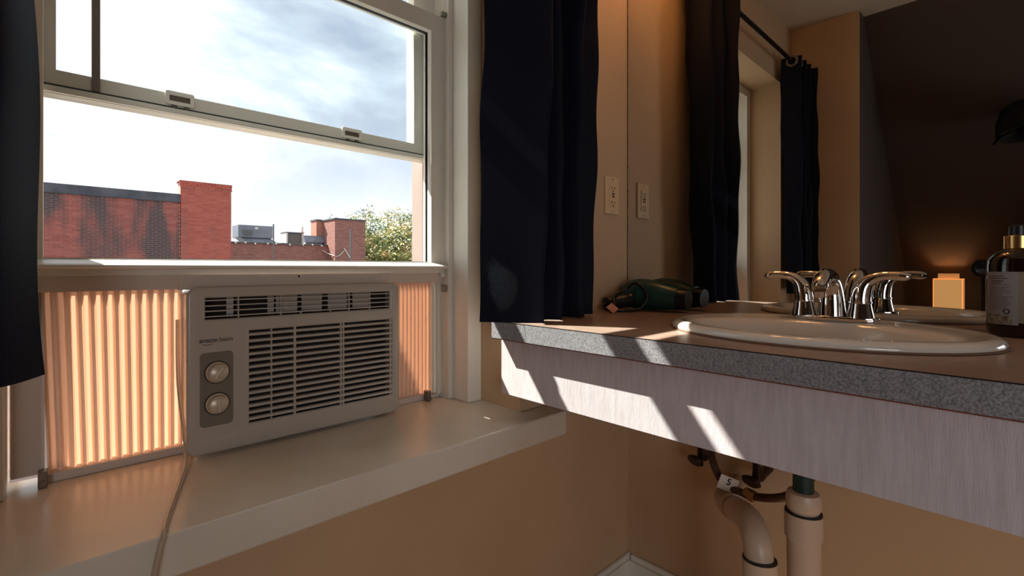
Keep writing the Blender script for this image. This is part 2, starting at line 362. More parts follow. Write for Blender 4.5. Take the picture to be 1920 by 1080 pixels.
for x0, x1 in ((0.159, 0.205), (0.5145, 0.5637)):
    b = shape([rrect(x0, x1, 0.322, 0.3465, 0.003), rrect(x0+0.005, x1-0.005, 0.327, 0.340, 0.001)], 0.003, 0.0008, FACE_Y(0, 1.1435, 0))
    k = obj('sash_lock', b, M_vinyl, up)
    obj('lock_slot', box(x0+0.005, x1-0.005, 1.1452, 1.1462, 0.327, 0.340), M_alu, k)
    for q in (0.3, 0.75):
        xx = x0+(x1-x0)*q
        obj('screw', lathe([(0.0, 0), (0.005, 0.0005), (0.0042, 0.0025), (0.0, 0.003)], (xx, 1.1463, 0.3195+0.0), (0, -1, 0), 14), M_ring, k)
b = box(0.050, 0.062, 1.1408, 1.1455, 0.318, 0.89, 0.001)
obj('screen_bar', b, M_alu, win)
# brackets and clips on the jambs
obj('tilt_latch', box(0.772, 0.790, 1.088, 1.099, 0.693, 0.706, 0.002), M_ring, win)
obj('jamb_screw', lathe([(0.0, 0), (0.007, 0), (0.007, 0.006), (0.0, 0.009)], (0.779, 1.0995, -0.018+0.0), (0, -1, 0), 16), M_vinyl, win)
# ================================================================== air conditioner
ac = thing('window_air_conditioner', (0.40, 1.08, -0.348), 'beige white window air conditioner with two dials sitting on the windowsill under the raised sash', 'air conditioner')
AX0, AX1, AZ0, AZ1, AY = 0.184, 0.617, -0.348, -0.042, 1.058
M = FACE_Y(0, AY+0.006, 0)
vent = rrect(0.2035, 0.6015, -0.103, -0.0515, 0.006)
gril = rrect(0.2795, 0.6075, -0.3145, -0.1195, 0.004)
obj('front_panel', shape([rrect(AX0, AX1, AZ0, AZ1, 0.012), vent, gril], 0.006, 0.0055, M), M_ac, ac, smooth=True)
# bezel sides: hollow sleeve behind the panel
b = shape([rrect(AX0, AX1, AZ0, AZ1, 0.012), rrect(AX0+0.004, AX1-0.004, AZ0+0.004, AZ1-0.004, 0.009)], 0.036, 0, FACE_Y(0, 1.104, 0))
obj('bezel', b, M_ac, ac, smooth=True)
obj('cabinet', box(0.200, 0.604, 1.1405, 1.42, -0.340, -0.052, 0.006), M_lift, ac, label='outdoor cabinet of the unit')
obj('inner_liner', box(AX0+0.005, AX1-0.005, 1.110, 1.138, AZ0+0.005, AZ1-0.005), M_acdark, ac, label='dark interior behind the grilles')
vl = [-0.0615, -0.0718, -0.0820, -0.0924]
for z in vl: obj('vent_slat', box(0.2025, 0.6025, AY+0.0025, AY+0.008, z-0.0011, z+0.0011), M_ac, ac)
for x in (0.2655, 0.345, 0.386, 0.4505, 0.494, 0.545):
    top = -0.052 if x not in (0.386, 0.4505) else -0.0924
    obj('vent_rib', box(x-0.0011, x+0.0011, AY+0.004, AY+0.010, -0.103, top), M_ac, ac)
for x in (0.2555, 0.3315, 0.3635, 0.4170, 0.4755, 0.5345):                     # upright louvre vanes inside the vent
    w = 0.006 if x in (0.2555, 0.3315) else 0.021
    b = box(-w, w, -0.0012, 0.0012, -0.022, 0.018)
    bmesh.ops.transform(b, matrix=Matrix.Translation((x, AY+0.026, -0.074)) @ Matrix.Rotation(math.radians(-12), 4, 'Z'), verts=b.verts)
    obj('air_vane', b, M_ac, ac)
pitch = (0.3145-0.1195)/15
for i in range(1, 15):
    z = -0.1195-pitch*i
    b = bmesh.new(); pr = [(AY+0.001, z-0.0026), (AY+0.0075, z-0.0008), (AY+0.0085, z+0.0034), (AY+0.002, z+0.0022)]
    A = [b.verts.new((0.2785, y, q)) for y, q in pr]; B = [b.verts.new((0.6085, y, q)) for y, q in pr]
    b.faces.new(A); b.faces.new(B)
    for k in range(4): b.faces.new((A[k], A[(k+1) % 4], B[(k+1) % 4], B[k]))
    obj('grille_slat', b, M_ac, ac)
for x, w in ((0.326, 0.0010), (0.3725, 0.0022), (0.4735, 0.0014), (0.4795, 0.0014), (0.598, 0.0014)):
    obj('grille_rib', box(x-w, x+w, AY+0.0015, AY+0.0095, -0.3145, -0.1195), M_ac, ac)
pn = obj('control_panel', shape([rrect(0.1998, 0.2545, -0.300, -0.1605, 0.0075)], 0.001, 0.0004, FACE_Y(0, AY-0.0008, 0)), M_acpanel, ac, label='grey panel around the two dials')
for z in (-0.1985, -0.2585):
    kb = obj('control_dial', lathe([(0.0, 0), (0.0200, 0.0), (0.0196, 0.003), (0.0172, 0.0045), (0.0165, 0.012), (0.014, 0.0145), (0.0, 0.0155)], (0.2275, AY-0.0018, z), (0, -1, 0), 36), M_knob, ac, smooth=True)
    b = box(-0.0022, 0.0022, AY-0.0200, AY-0.0155, -0.013, 0.013, 0.001)
    bmesh.ops.transform(b, matrix=Matrix.Translation((0.2275, 0, z)) @ Matrix.Rotation(math.radians(35 if z > -0.22 else 0), 4, 'Y'), verts=b.verts)
    obj('grip', b, M_knob, kb)
    obj('dial_ring', lathe([(0.0195, 0), (0.0216, 0.0), (0.0216, 0.001), (0.0195, 0.001)], (0.2275, AY-0.0018, z), (0, -1, 0), 36), M_black, kb)
b = text('amazon', 0.0125, 0.0002, FACE_Y(0.1985, AY-0.0002, -0.1405), 0.0001)
w1 = max(v.co.x for v in b.verts)
tube([(0.2045+(w1-0.215)*i/10, AY-0.0004, -0.1436-0.0022*math.sin(PI*i/10)) for i in range(11)], 0.00045, 6, bm=b, sm=0)
join(b, text('basics', 0.0125, 0.0002, FACE_Y(w1+0.0035, AY-0.0002, -0.1405)))
w2 = max(v.co.x for v in b.verts)
for v in b.verts: v.co.x = 0.1985+(v.co.x-0.1985)*0.056/(w2-0.1985)     # the width it has on the panel
obj('printed_wordmark', b, M_ink, ac)
# mounting rails above the unit and beside it
b = box(0.170, 0.612, 1.088, 1.094, -0.041, -0.0125, 0.001); obj('top_filler_plate', b, M_lift, ac)
obj('rivet_hole', lathe([(0, 0), (0.0022, 0), (0.0022, 0.0008), (0, 0.0008)], (0.3905, 1.0879, -0.0175), (0, -1, 0), 14), M_black, ac)
obj('top_rail', box(-0.045, 0.1838, 1.104, 1.150, -0.040, -0.0125, 0.001), M_lift, ac)
obj('top_rail', box(0.612, 0.785, 1.104, 1.150, -0.038, -0.0125, 0.001), M_lift, ac)
obj('bottom_rail', box(-0.010, 0.200, 1.120, 1.152, -0.3598, -0.345, 0.001), M_lift, ac)
obj('bottom_rail', box(0.604, 0.785, 1.120, 1.152, -0.3598, -0.345, 0.001), M_lift, ac)
def pleats(x0, x1, n, y, z0, z1, amp, lean=0.0):
    b = bmesh.new(); T = []; Bt = []
    for i in range(2*n+1):
        f = i/(2*n); yy = y+(amp if i % 2 else -amp)
        # flat crests make the corrugation read as ribs
        for d in ((-0.28, 0.28) if True else (0,)):
            x = x0+(x1-x0)*min(max((i+d)/(2*n), 0), 1)
            T.append(b.verts.new((x, yy, z1))); Bt.append(b.verts.new((x+lean*(1-f), yy, z0)))
    for i in range(len(T)-1): b.faces.new((Bt[i], Bt[i+1], T[i+1], T[i]))
    return b
obj('accordion_panel', pleats(-0.016, 0.184, 12, 1.136, -0.351, -0.040, 0.007, 0.010), M_acc, ac, label='translucent pleated side curtain glowing orange')
obj('accordion_panel', pleats(0.617, 0.760, 12, 1.136, -0.349, -0.038, 0.006), M_acc, ac, label='translucent pleated side curtain glowing orange')
b = box(-0.050, -0.012, 1.130, 1.134, -0.345, -0.040, 0.0008); box(-0.014, -0.010, 1.120, 1.140, -0.352, -0.040, bm=b)
obj('side_plate', b, M_lift, ac)
b = box(0.760, 0.768, 1.120, 1.150, -0.350, -0.038, 0.001); box(0.7745, 0.781, 1.112, 1.150, -0.350, -0.038, 0.001, bm=b)
obj('side_track', b, M_vinyl, ac)
obj('clamp', box(0.7815, 0.7872, 1.086, 1.108, -0.066, -0.046, 0.002), M_ring, ac)
for x in (-0.012, 0.738):
    b = box(x-0.006, x+0.006, 1.098, 1.119, -0.3598, -0.333, 0.002); lathe([(0, 0), (0.004, 0), (0.003, 0.004), (0, 0.004)], (x, 1.098, -0.350), (0, -1, 0), 12, b)
    obj('sill_bracket', b, M_alu, ac)
# clear tube that runs from the unit over the sill
P = [(0.176, 1.130, -0.10), (0.175, 1.115, -0.22), (0.179, 1.075, -0.325), (0.172, 1.03, -0.3545), (0.145, 0.93, -0.3555), (0.117, 0.83, -0.3555), (0.107, 0.786, -0.357), (0.100, 0.778, -0.375), (0.085, 0.772, -0.45), (0.05, 0.75, -0.60)]
o = obj('drain_tube', tube(P, 0.0034, 10), M_clear, smooth=True); meta(o, 'thin clear tube trailing from the air conditioner over the edge of the windowsill', 'tube')
# ================================================================== curtains, rod
def curtain(name, path_top, path_bot, z0, z1, label, hem=None, wob=0.0):
    """path_*: plan outline of the folds; the cloth hangs between them"""
    A = smoothpts([(x, y, 0) for x, y in path_top], 9); B = smoothpts([(x, y, 0) for x, y in path_bot], 9)
    nz = 46; b = bmesh.new(); g = []
    for j in range(nz+1):
        f = j/nz; row = []
        for i, (p, q) in enumerate(zip(A, B)):
            u = i/(len(A)-1); w = f**0.8
            x = q.x+(p.x-q.x)*w; y = q.y+(p.y-q.y)*w
            z = z0+(z1-z0)*f+(hem(u) if hem else 0)*(1-f)
            y += wob*math.sin(9*z+7*u)*0.6+wob*0.5*math.sin(23*z+11*u); x += wob*0.6*math.sin(13*z+5*u)
            row.append(b.verts.new((x, y, z)))
        g.append(row)
    for j in range(nz):
        for i in range(len(g[0])-1): b.faces.new((g[j][i], g[j][i+1], g[j+1][i+1], g[j+1][i]))
    bmesh.ops.solidify(b, geom=b.faces[:], thickness=0.0022)
    o = thing(name, ((path_bot[0][0]+path_bot[-1][0])/2, 0.79, z0), label, 'curtain', None)
    c = obj('cloth_panel', b, M_navy, o, smooth=True)
    return o
YR, ZR = 0.787, 1.045
cr1 = curtain('curtain', [(0.715, 0.842), (0.815, 0.712), (0.835, 0.820), (0.875, 0.748), (0.920, 0.828), (0.965, 0.748), (1.01, 0.825), (1.065, 0.775)],
        [(0.700, 0.842), (0.785, 0.728), (0.822, 0.795), (0.865, 0.735), (0.905, 0.815), (0.945, 0.745), (0.985, 0.80), (1.035, 0.775)], -0.121, 1.065,
        'dark navy curtain right of the window, its hem resting on the vanity counter', wob=0.006)
cr2 = curtain('curtain', [(-0.283, 0.735), (-0.245, 0.825), (-0.205, 0.745), (-0.165, 0.83), (-0.13, 0.745), (-0.095, 0.835), (-0.052, 0.742), (-0.030, 0.838)],
        [(-0.283, 0.725), (-0.24, 0.825), (-0.20, 0.74), (-0.16, 0.83), (-0.12, 0.735), (-0.085, 0.83), (-0.05, 0.745), (-0.006, 0.80)], -0.125, 1.065,
        'dark navy curtain left of the window, cut off by the edge of the picture', hem=lambda u: 0.02*(1-u)-0.004*math.sin(9*u), wob=0.006)
for par, xs in ((cr1, (0.80, 0.8525, 0.8975, 0.9425, 0.99)), (cr2, (-0.225, -0.185, -0.148, -0.1125, -0.038))):
    for x in xs:
        obj('grommet', lathe([(0.018, -0.003), (0.028, -0.003), (0.030, 0), (0.028, 0.003), (0.018, 0.003), (0.018, -0.003)], (x, YR, ZR), (1, 0, 0), 28), M_ring, par, smooth=True)
rod = thing('curtain_rod', (0.39, YR, ZR-0.01), 'black curtain rod above the window, seen in the mirror', 'curtain rod')
obj('pole', tube([(-0.285, YR, ZR), (1.10, YR, ZR)], 0.0095, 16, sm=0), M_rod, rod, smooth=True)
for x in (-0.27, 1.09): obj('wall_bracket', box(x-0.006, x+0.006, YR, YW-0.0005, ZR-0.012, ZR+0.012, 0.002), M_rod, rod)
# ================================================================== vanity
CT, CBm, XF = -0.124, -0.164, 0.754
SKX, SKY = 1.060, 0.275
van = thing('vanity_counter', (1.04, 0, -0.30), 'wall hung vanity counter with beige laminate top, speckled grey edge and white apron board', 'counter')
YE = -1.15
b = shape([[(XF+0.002, YE), (XM-0.0005, YE), (XM-0.0005, YW-0.0005), (XF+0.002, YW-0.0005)], ellipse(SKX, SKY, 0.200, 0.247)], 0.0195, 0, Matrix.Translation((0, 0, (CT+CBm)/2)))
obj('countertop', b, M_lam, van)
obj('edge_band', box(XF-0.0005, XF+0.0018, YE, YW-0.0005, CBm, CT-0.0016), M_edge, van, label='speckled grey laminate edge')
obj('edge_seam', box(XF-0.0006, XF+0.0018, YE, YW-0.0005, CT-0.0016, CT-0.0002), M_black, van, label='dark seam along the top edge')
obj('substrate_edge', box(XF+0.001, XF+0.028, YE, YW-0.0005, CBm-0.0022, CBm), M_red, van, label='thin red brown line under the edge')
obj('apron_board', box(0.785, 0.803, YE, YW-0.0005, -0.301, CBm-0.0022, 0.0008), M_board, van, label='white painted board with faint grain')
obj('support_cleat', box(0.803, XM-0.0005, YW-0.03, YW-0.0005, -0.23, CBm), M_board, van)
# sink -------------------------------------------------------------
sk = thing('sink', (SKX, SKY, CT), 'oval white drop-in sink with rolled rim set in the vanity counter', 'sink')
def loopset(b, rows, seg=96):
    R = []
    for cx, ax, ay, z in rows: R.append([b.verts.new((cx+ax*math.cos(2*PI*k/seg), SKY+ay*math.sin(2*PI*k/seg), z)) for k in range(seg)])
    for A, B in zip(R, R[1:]):
        for k in range(seg): b.faces.new((A[k], A[(k+1) % seg], B[(k+1) % seg], B[k]))
    return R
b = bmesh.new()
rows = [(1.060, 0.198, 0.245, CT+0.0006), (1.060, 0.217, 0.264, CT+0.0006), (1.060, 0.2185, 0.2655, CT+0.005), (1.060, 0.216, 0.263, CT+0.011), (1.060, 0.209, 0.256, CT+0.0155), (1.060, 0.200, 0.247, CT+0.0165), (1.060, 0.191, 0.238, CT+0.0145),
        (1.056, 0.184, 0.231, CT+0.0125), (1.036, 0.160, 0.224, CT+0.0115), (1.033, 0.153, 0.217, CT+0.008), (1.032, 0.147, 0.211, CT-0.002), (1.032, 0.138, 0.200, CT-0.03), (1.034, 0.122, 0.176, CT-0.075), (1.038, 0.092, 0.130, CT-0.115), (1.042, 0.05, 0.07, CT-0.138), (1.045, 0.024, 0.024, CT-0.143)]
R = loopset(b, rows); b.faces.new(R[-1])
obj('basin', b, M_porc, sk, smooth=True)
b = bmesh.new()
R = loopset(b, [(1.050, 0.185, 0.232, CT-0.004), (1.034, 0.152, 0.212, CT-0.03), (1.036, 0.136, 0.188, CT-0.085), (1.040, 0.105, 0.140, CT-0.130), (1.044, 0.062, 0.082, CT-0.158), (1.045, 0.03, 0.03, CT-0.165)]); b.faces.new(R[-1])
obj('basin_underside', b, M_pvc, sk, smooth=True)
obj('drain', lathe([(0.0, 0), (0.021, 0), (0.021, 0.002), (0.0, 0.004)], (1.045, SKY, CT-0.1428), (0, 0, 1), 28), M_chrome, sk, smooth=True)
b = bmesh.new(); R = loopset(b, [(1.060, 0.2155, 0.2625, CT+0.0003), (1.060, 0.2215, 0.2685, CT+0.0003), (1.060, 0.2195, 0.2665, CT+0.003), (1.060, 0.2165, 0.2635, CT+0.003)])
obj('caulk_line', b, mat('caulk', lin(120, 92, 74), 0.7), sk)
# faucet -----------------------------------------------------------
FX, FY, FZt = 1.216, 0.278, CT+0.0127
fc = thing('faucet', (FX, FY, FZt), 'chrome centerset faucet with two lever handles behind the oval sink', 'faucet')
obj('base_plate', shape([[(FX+0.026*math.cos(a)*(1-0.15*abs(math.sin(a))), FY+0.082*math.sin(a)) for a in [2*PI*i/48 for i in range(48)]]], 0.005, 0.002, Matrix.Translation((0, 0, FZt+0.005))), M_chrome, fc, smooth=True)
for s in (1, -1):
    y = FY+0.052*s
    hb = obj('handle_base', lathe([(0.0, 0), (0.0245, 0.0), (0.0235, 0.006), (0.0205, 0.020), (0.0190, 0.030), (0.0205, 0.0315), (0.0205, 0.034), (0.018, 0.035), (0, 0.035)], (FX, y, FZt+0.008), (0, 0, 1), 32), M_chrome, fc, smooth=True)
    z = FZt+0.042
    P = [(FX, y, z, 0.0188), (FX, y+0.001*s, z+0.014, 0.0182), (FX, y+0.005*s, z+0.030, 0.0165), (FX-0.001, y+0.015*s, z+0.044, 0.0125), (FX-0.002, y+0.032*s, z+0.0525, 0.0095), (FX-0.003, y+0.052*s, z+0.0545, 0.0090), (FX-0.004, y+0.072*s, z+0.053, 0.0092), (FX-0.004, y+0.082*s, z+0.0525, 0.0050)]
    obj('lever', tube(P, 0, 20, flat=1.0), M_chrome, fc, smooth=True)
P = [(FX+0.004, FY, FZt+0.006, 0.027), (FX+0.004, FY, FZt+0.030, 0.0255), (FX+0.002, FY, FZt+0.060, 0.0225), (FX-0.010, FY, FZt+0.083, 0.0195), (FX-0.034, FY, FZt+0.094, 0.0175), (FX-0.062, FY, FZt+0.090, 0.0165), (FX-0.084, FY, FZt+0.078, 0.0155), (FX-0.092, FY, FZt+0.069, 0.0130)]
sp_ = obj('spout', tube(P, 0, 24), M_chrome, fc, smooth=True)
obj('aerator', lathe([(0.0, 0), (0.0105, 0), (0.0115, 0.012), (0.0, 0.012)], (FX-0.089, FY, FZt+0.053), (-0.1, 0, 1), 24), M_chrome, sp_, smooth=True)
# ================================================================== mirror
mi_ = thing('wall_mirror_panel', (1.331, -0.1, CT), 'large frameless wall mirror standing on the back of the vanity counter', 'mirror')
obj('silvered_glass', box(1.3288, XM-0.0003, YE, YW-0.0035, CT+0.0005, 1.02), M_mirror, mi_)
obj('chipped_edge', box(1.3280, XM-0.0003, YW-0.0033, YW-0.0008, CT+0.0005, 1.02), mat('mirror_edge', lin(52, 40, 28), 0.5, var=lin(150, 120, 80), vscale=120), mi_, label='dark chipped edge strip of the mirror')
# ================================================================== outlet
ot = thing('wall_outlet', (1.240, YW, 0.165), 'ivory wall outlet between the right curtain and the mirror edge', 'outlet')
obj('cover_plate', box(1.205, 1.275, YW-0.006, YW-0.0004, 0.165, 0.280, 0.0022), M_ivory, ot)
rc = obj('receptacle', box(1.2235, 1.2565, YW-0.0085, YW-0.0055, 0.189, 0.256, 0.001), M_ivory, ot)
for z in (0.244, 0.201):
    for x, h in ((1.2335, 0.0042), (1.2465, 0.0035)): obj('slot', box(x-0.0011, x+0.0011, YW-0.0092, YW-0.0083, z-h, z+h), M_dark, rc)
    obj('ground_hole', lathe([(0, 0), (0.0026, 0), (0.0026, 0.0008), (0, 0.0008)], (1.240, YW-0.0083, z-0.009), (0, -1, 0), 12), M_dark, rc)
obj('test_button', box(1.2345, 1.2455, YW-0.0102, YW-0.0083, 0.2245, 0.2295, 0.0005), M_dark, rc)
obj('reset_button', box(1.2345, 1.2455, YW-0.0102, YW-0.0083, 0.2165, 0.2215, 0.0005), M_redp, rc)
for z in (0.1735, 0.2715): obj('screw', lathe([(0, 0), (0.003, 0), (0.0022, 0.0012), (0, 0.0012)], (1.240, YW-0.0059, z), (0, -1, 0), 12), M_ring, ot)
# ================================================================== hair dryer
hd = thing('hair_dryer', (1.24, 0.70, CT), 'dark green hair dryer lying on its side on the counter against the mirror', 'hair dryer')
ax = Vector((0.05, -0.985, -0.02)).normalized()
obj('barrel', tube([(1.262, 0.822, -0.0785, 0.032), (1.262, 0.812, -0.078, 0.038), (1.263, 0.790, -0.0765, 0.0435), (1.266, 0.755, -0.0765, 0.0450), (1.270, 0.715, -0.080, 0.0410), (1.275, 0.680, -0.084, 0.0350), (1.277, 0.660, -0.086, 0.0325)], 0, 32), M_dryer, hd, smooth=True)
obj('nozzle', tube([(1.277, 0.662, -0.086, 0.0300), (1.279, 0.648, -0.087, 0.0285), (1.280, 0.632, -0.088, 0.0270)], 0, 28), M_dark, hd, smooth=True, label='black air nozzle')
obj('intake_cap', tube([(1.262, 0.820, -0.0785, 0.034), (1.262, 0.830, -0.0785, 0.031), (1.262, 0.834, -0.0785, 0.024)], 0, 28, sm=3), M_dark, hd, smooth=True, label='black intake cap')
obj('seam_ring', lathe([(0.0445, -0.0015), (0.0462, 0), (0.0445, 0.0015)], (1.2645, 0.772, -0.0765), (0.08, -0.99, 0), 40), M_dark, hd, smooth=True)
obj('handle', tube([(1.245, 0.778, -0.088, 0.022), (1.212, 0.794, -0.095, 0.0205), (1.178, 0.812, -0.100, 0.0195), (1.156, 0.820, -0.102, 0.018)], 0, 24), M_dark, hd, smooth=True)
P = [(1.156, 0.820, -0.102), (1.142, 0.822, -0.108), (1.136, 0.800, -0.118), (1.158, 0.765, -0.119), (1.198, 0.738, -0.115), (1.214, 0.722, -0.085), (1.212, 0.735, -0.055), (1.210, 0.762, -0.043), (1.208, 0.785, -0.060), (1.186, 0.800, -0.072), (1.156, 0.795, -0.088), (1.146, 0.775, -0.115), (1.170, 0.755, -0.1195), (1.19, 0.772, -0.1195), (1.17, 0.79, -0.119), (1.125, 0.78, -0.1195), (1.115, 0.770, -0.1195)]
obj('cord', tube(P, 0.0038, 10), M_dark, hd, smooth=True, label='black power cord coiled around the handle')
b = box(-0.011, 0.011, -0.013, 0.013, -0.0005, 0.0005); bmesh.ops.transform(b, matrix=Matrix.Translation((1.118, 0.772, -0.1100)) @ Matrix.Rotation(-0.75, 4, 'Z') @ Matrix.Rotation(0.95, 4, 'X') @ Matrix.Rotation(0.7, 4, 'Z'), verts=b.verts)
obj('paper_tag', b, mat('orange_tag', lin(214, 140, 110), 0.7), hd, label='small pinkish tag')
# ================================================================== soap bottle
bt = thing('soap_bottle', (1.278, 0.0, CT), 'dark amber pump bottle with gold collar standing right of the sink', 'bottle')
bc = (1.278, 0.000, CT+0.0006)
obj('bottle_body', lathe([(0, 0), (0.036, 0), (0.0405, 0.003), (0.0425, 0.010), (0.0425, 0.128), (0.041, 0.140), (0.036, 0.150), (0.026, 0.157), (0.020, 0.160), (0, 0.160)], bc, (0, 0, 1), 48), M_amber, bt, smooth=True)
obj('collar', lathe([(0.0, 0.157), (0.0195, 0.157), (0.0195, 0.182), (0.0185, 0.183), (0, 0.183)], bc, (0, 0, 1), 36), M_gold, bt, smooth=True, label='gold collar')
b = lathe([(0, 0.182), (0.013, 0.182), (0.0125, 0.200), (0.009, 0.203), (0, 0.203)], bc, (0, 0, 1), 28)
tube([(1.278, 0.0, CT+0.199), (1.268, -0.028, CT+0.200), (1.262, -0.046, CT+0.199), (1.260, -0.050, CT+0.192)], 0.0052, 12, bm=b)
obj('pump_head', b, M_dark, bt, smooth=True)
# label patch bent round the bottle; seen angle 0 faces the lens
def patch(a0, a1, z0, z1, r, n=14):
    b = bmesh.new(); base = math.atan2(-bc[1], -bc[0]); A = []; B = []
    for i in range(n+1):
        a = base+math.radians(a0+(a1-a0)*i/n); x, y = bc[0]+r*math.cos(a), bc[1]+r*math.sin(a)
        A.append(b.verts.new((x, y, bc[2]+z0))); B.append(b.verts.new((x, y, bc[2]+z1)))
    for i in range(n): b.faces.new((A[i], A[i+1], B[i+1], B[i]))
    bmesh.ops.solidify(b, geom=b.faces[:], thickness=0.00015)
    return b
# angle grows towards the right hand side of the bottle seen from the room
obj('back_label', patch(-68, 0, 0.022, 0.117, 0.04280), M_label, bt, label='pale paper label with fine print')
obj('front_label', patch(0, 60, 0.026, 0.117, 0.04275), M_labelf, bt, label='plain tan part of the label')
b = bmesh.new(); zz = 0.112; rnd = random.Random(3)
spec = [(0.0022, 0.0016, 34, 0), (0.006, 0.0018, 40, 0), (0.0105, 0.0022, 26, 8), (0.0145, 0.0022, 22, 10), (0.0185, 0.0007, 46, 2)] + [(0.023+0.0027*i, 0.0009, rnd.randint(30, 46), 3) for i in range(16)]
for dz, h, wdeg, ind in spec:
    a = -62+ind
    while a < -62+ind+wdeg:
        w = rnd.uniform(2.0, 6.0); t_ = patch(a, min(a+w, -8), zz-dz-h, zz-dz, 0.04302, 2); join(b, t_); a += w+1.1
o = obj('fine_print', b, mat('fine_print_ink', lin(105, 96, 92), 0.7), bt, kind='stuff')
b = bmesh.new(); base = math.atan2(-bc[1], -bc[0])
for k in range(20):
    a0, a1 = 2*PI*k/20, 2*PI*(k+0.75)/20
    if k in (6, 13): continue
    th = -20+5.2*math.cos(a0); join(b, patch(th-1.2, th+1.2, 0.046+0.0040*math.sin(a0)-0.0008, 0.046+0.0040*math.sin(a0)+0.0008, 0.04304, 1))
obj('round_mark', b, M_ink, bt)
obj('worn_sticker', patch(-66, -10, 0.0225, 0.040, 0.04292), mat('worn_sticker', lin(196, 184, 158), 0.7, var=lin(120, 100, 78), vscale=120), bt, label='stained cream sticker at the foot of the label')
# ================================================================== plumbing under the sink
sx, sy = 1.045, 0.285
pl = thing('sink_drain_pipe', (1.10, 0.35, -0.72), 'white plastic sink drain with green tailpiece and curved trap arm under the vanity', 'pipe')
obj('tailpiece', tube([(sx, sy, -0.285), (sx, sy, -0.455)], 0.0180, 24, sm=0), M_green, pl, smooth=True, label='dark green tailpiece')
obj('slip_nut', lathe([(0.0185, 0.004), (0.027, 0.002), (0.0300, -0.006), (0.0300, -0.026), (0.026, -0.034), (0.0185, -0.034)], (sx, sy, -0.432), (0, 0, 1), 32), M_pvc, pl, smooth=True)
dn = obj('downpipe', lathe([(0.020, 0.0), (0.0325, 0.0), (0.0325, -0.045), (0.0290, -0.048), (0.0270, -0.30), (0.020, -0.30)], (sx, sy, -0.470), (0.045, 0.02, 1), 32), M_pvc, pl, smooth=True)
obj('seal_ring', lathe([(0.0295, 0), (0.0318, 0), (0.0318, 0.003), (0.0295, 0.003)], (sx, sy, -0.4695), (0, 0, 1), 32), M_black, pl)
# the bend below, out of frame, and the arm to the wall
ub = [(sx-0.013, sy-0.006, -0.765, 0.026), (sx-0.014, sy-0.002, -0.80, 0.026), (sx-0.02, sy+0.012, -0.835, 0.026), (0.998, sy+0.035, -0.835, 0.026), (0.985, sy+0.055, -0.79, 0.026), (0.984, sy+0.058, -0.60, 0.026)]
obj('trap_bend', tube(ub, 0, 24), M_pvc, pl, smooth=True)
obj('trap_collar', lathe([(0.022, 0.0), (0.0310, 0.0), (0.0310, -0.045), (0.0275, -0.05), (0.022, -0.05)], (0.984, sy+0.058, -0.560), (0.05, 0.05, 1), 32), M_pvc, pl, smooth=True)
obj('seal_ring', lathe([(0.0275, 0), (0.0300, 0), (0.0300, 0.003), (0.0275, 0.003)], (0.984, sy+0.058, -0.5595), (0.05, 0.05, 1), 32), M_black, pl)
obj('trap_arm', tube([(0.984, sy+0.058, -0.60, 0.0265), (0.986, sy+0.060, -0.562, 0.0265), (0.996, sy+0.068, -0.530, 0.0265), (1.030, sy+0.092, -0.518, 0.0265), (1.075, sy+0.126, -0.527, 0.0262), (1.125, sy+0.162, -0.546, 0.0260), (1.165, sy+0.190, -0.562, 0.0255), (1.205, sy+0.216, -0.573, 0.025), (1.250, sy+0.230, -0.577, 0.025), (1.3325, sy+0.234, -0.579, 0.025)], 0, 24), M_pvc, pl, smooth=True)
obj('arm_collar', lathe([(0.0268, -0.011), (0.0298, -0.011), (0.0298, 0.011), (0.0268, 0.011)], (1.125, sy+0.162, -0.546), (0.8, 0.56, -0.30), 32), M_pvc, pl, smooth=True)
wl = thing('water_supply_line', (1.20, 0.45, -0.45), 'brown flexible water supply hoses with shut-off valves under the sink', 'supply line')
obj('hose', tube([(1.275, 0.585, -0.500), (1.255, 0.575, -0.450), (1.215, 0.545, -0.452), (1.180, 0.517, -0.486), (1.171, 0.487, -0.518), (1.176, 0.426, -0.529), (1.186, 0.362, -0.512), (1.189, 0.320, -0.468), (1.190, 0.305, -0.430), (1.195, 0.300, -0.30)], 0.0092, 14), M_hose, wl, smooth=True)
obj('hose', tube([(1.262, 0.440, -0.505), (1.250, 0.436, -0.46), (1.235, 0.425, -0.39), (1.225, 0.41, -0.29)], 0.0088, 14), M_hose, wl, smooth=True)
for (vx, vy, vz) in ((1.282, 0.590, -0.512), (1.266, 0.442, -0.516)):
    v = obj('shutoff_valve', tube([(XM-0.001, vy, vz+0.004, 0.012), (vx+0.01, vy, vz+0.004, 0.014), (vx-0.006, vy, vz+0.004, 0.015), (vx-0.010, vy, vz+0.016, 0.012), (vx-0.010, vy, vz+0.042, 0.0115)], 0, 16, sm=3), M_rust, wl, smooth=True)
    obj('stem', tube([(vx-0.010, vy, vz), (vx-0.032, vy+0.004, vz-0.004)], 0.006, 12, sm=0), M_rust, v)
    b = lathe([(0, -0.007), (0.020, -0.007), (0.0245, 0), (0.020, 0.007), (0, 0.007)], (vx-0.036, vy+0.006, vz-0.004), (1, -0.25, 0.45), 20)
    for q in b.verts: q.co.z = vz+(q.co.z-vz)*0.70
    obj('valve_handle', b, M_rust, v, smooth=True)
obj('brass_fitting', lathe([(0.0, -0.012), (0.0130, -0.012), (0.0130, 0.012), (0, 0.012)], (1.1765, 0.432, -0.528), (0.1, 1.0, 0.15), 6), M_gold, wl)
TM = Matrix.Translation((1.160, 0.475, -0.512)) @ Matrix.Rotation(math.radians(-50), 4, 'Z') @ Matrix.Rotation(PI/2, 4, 'X') @ Matrix.Rotation(math.radians(-20), 4, 'Z')
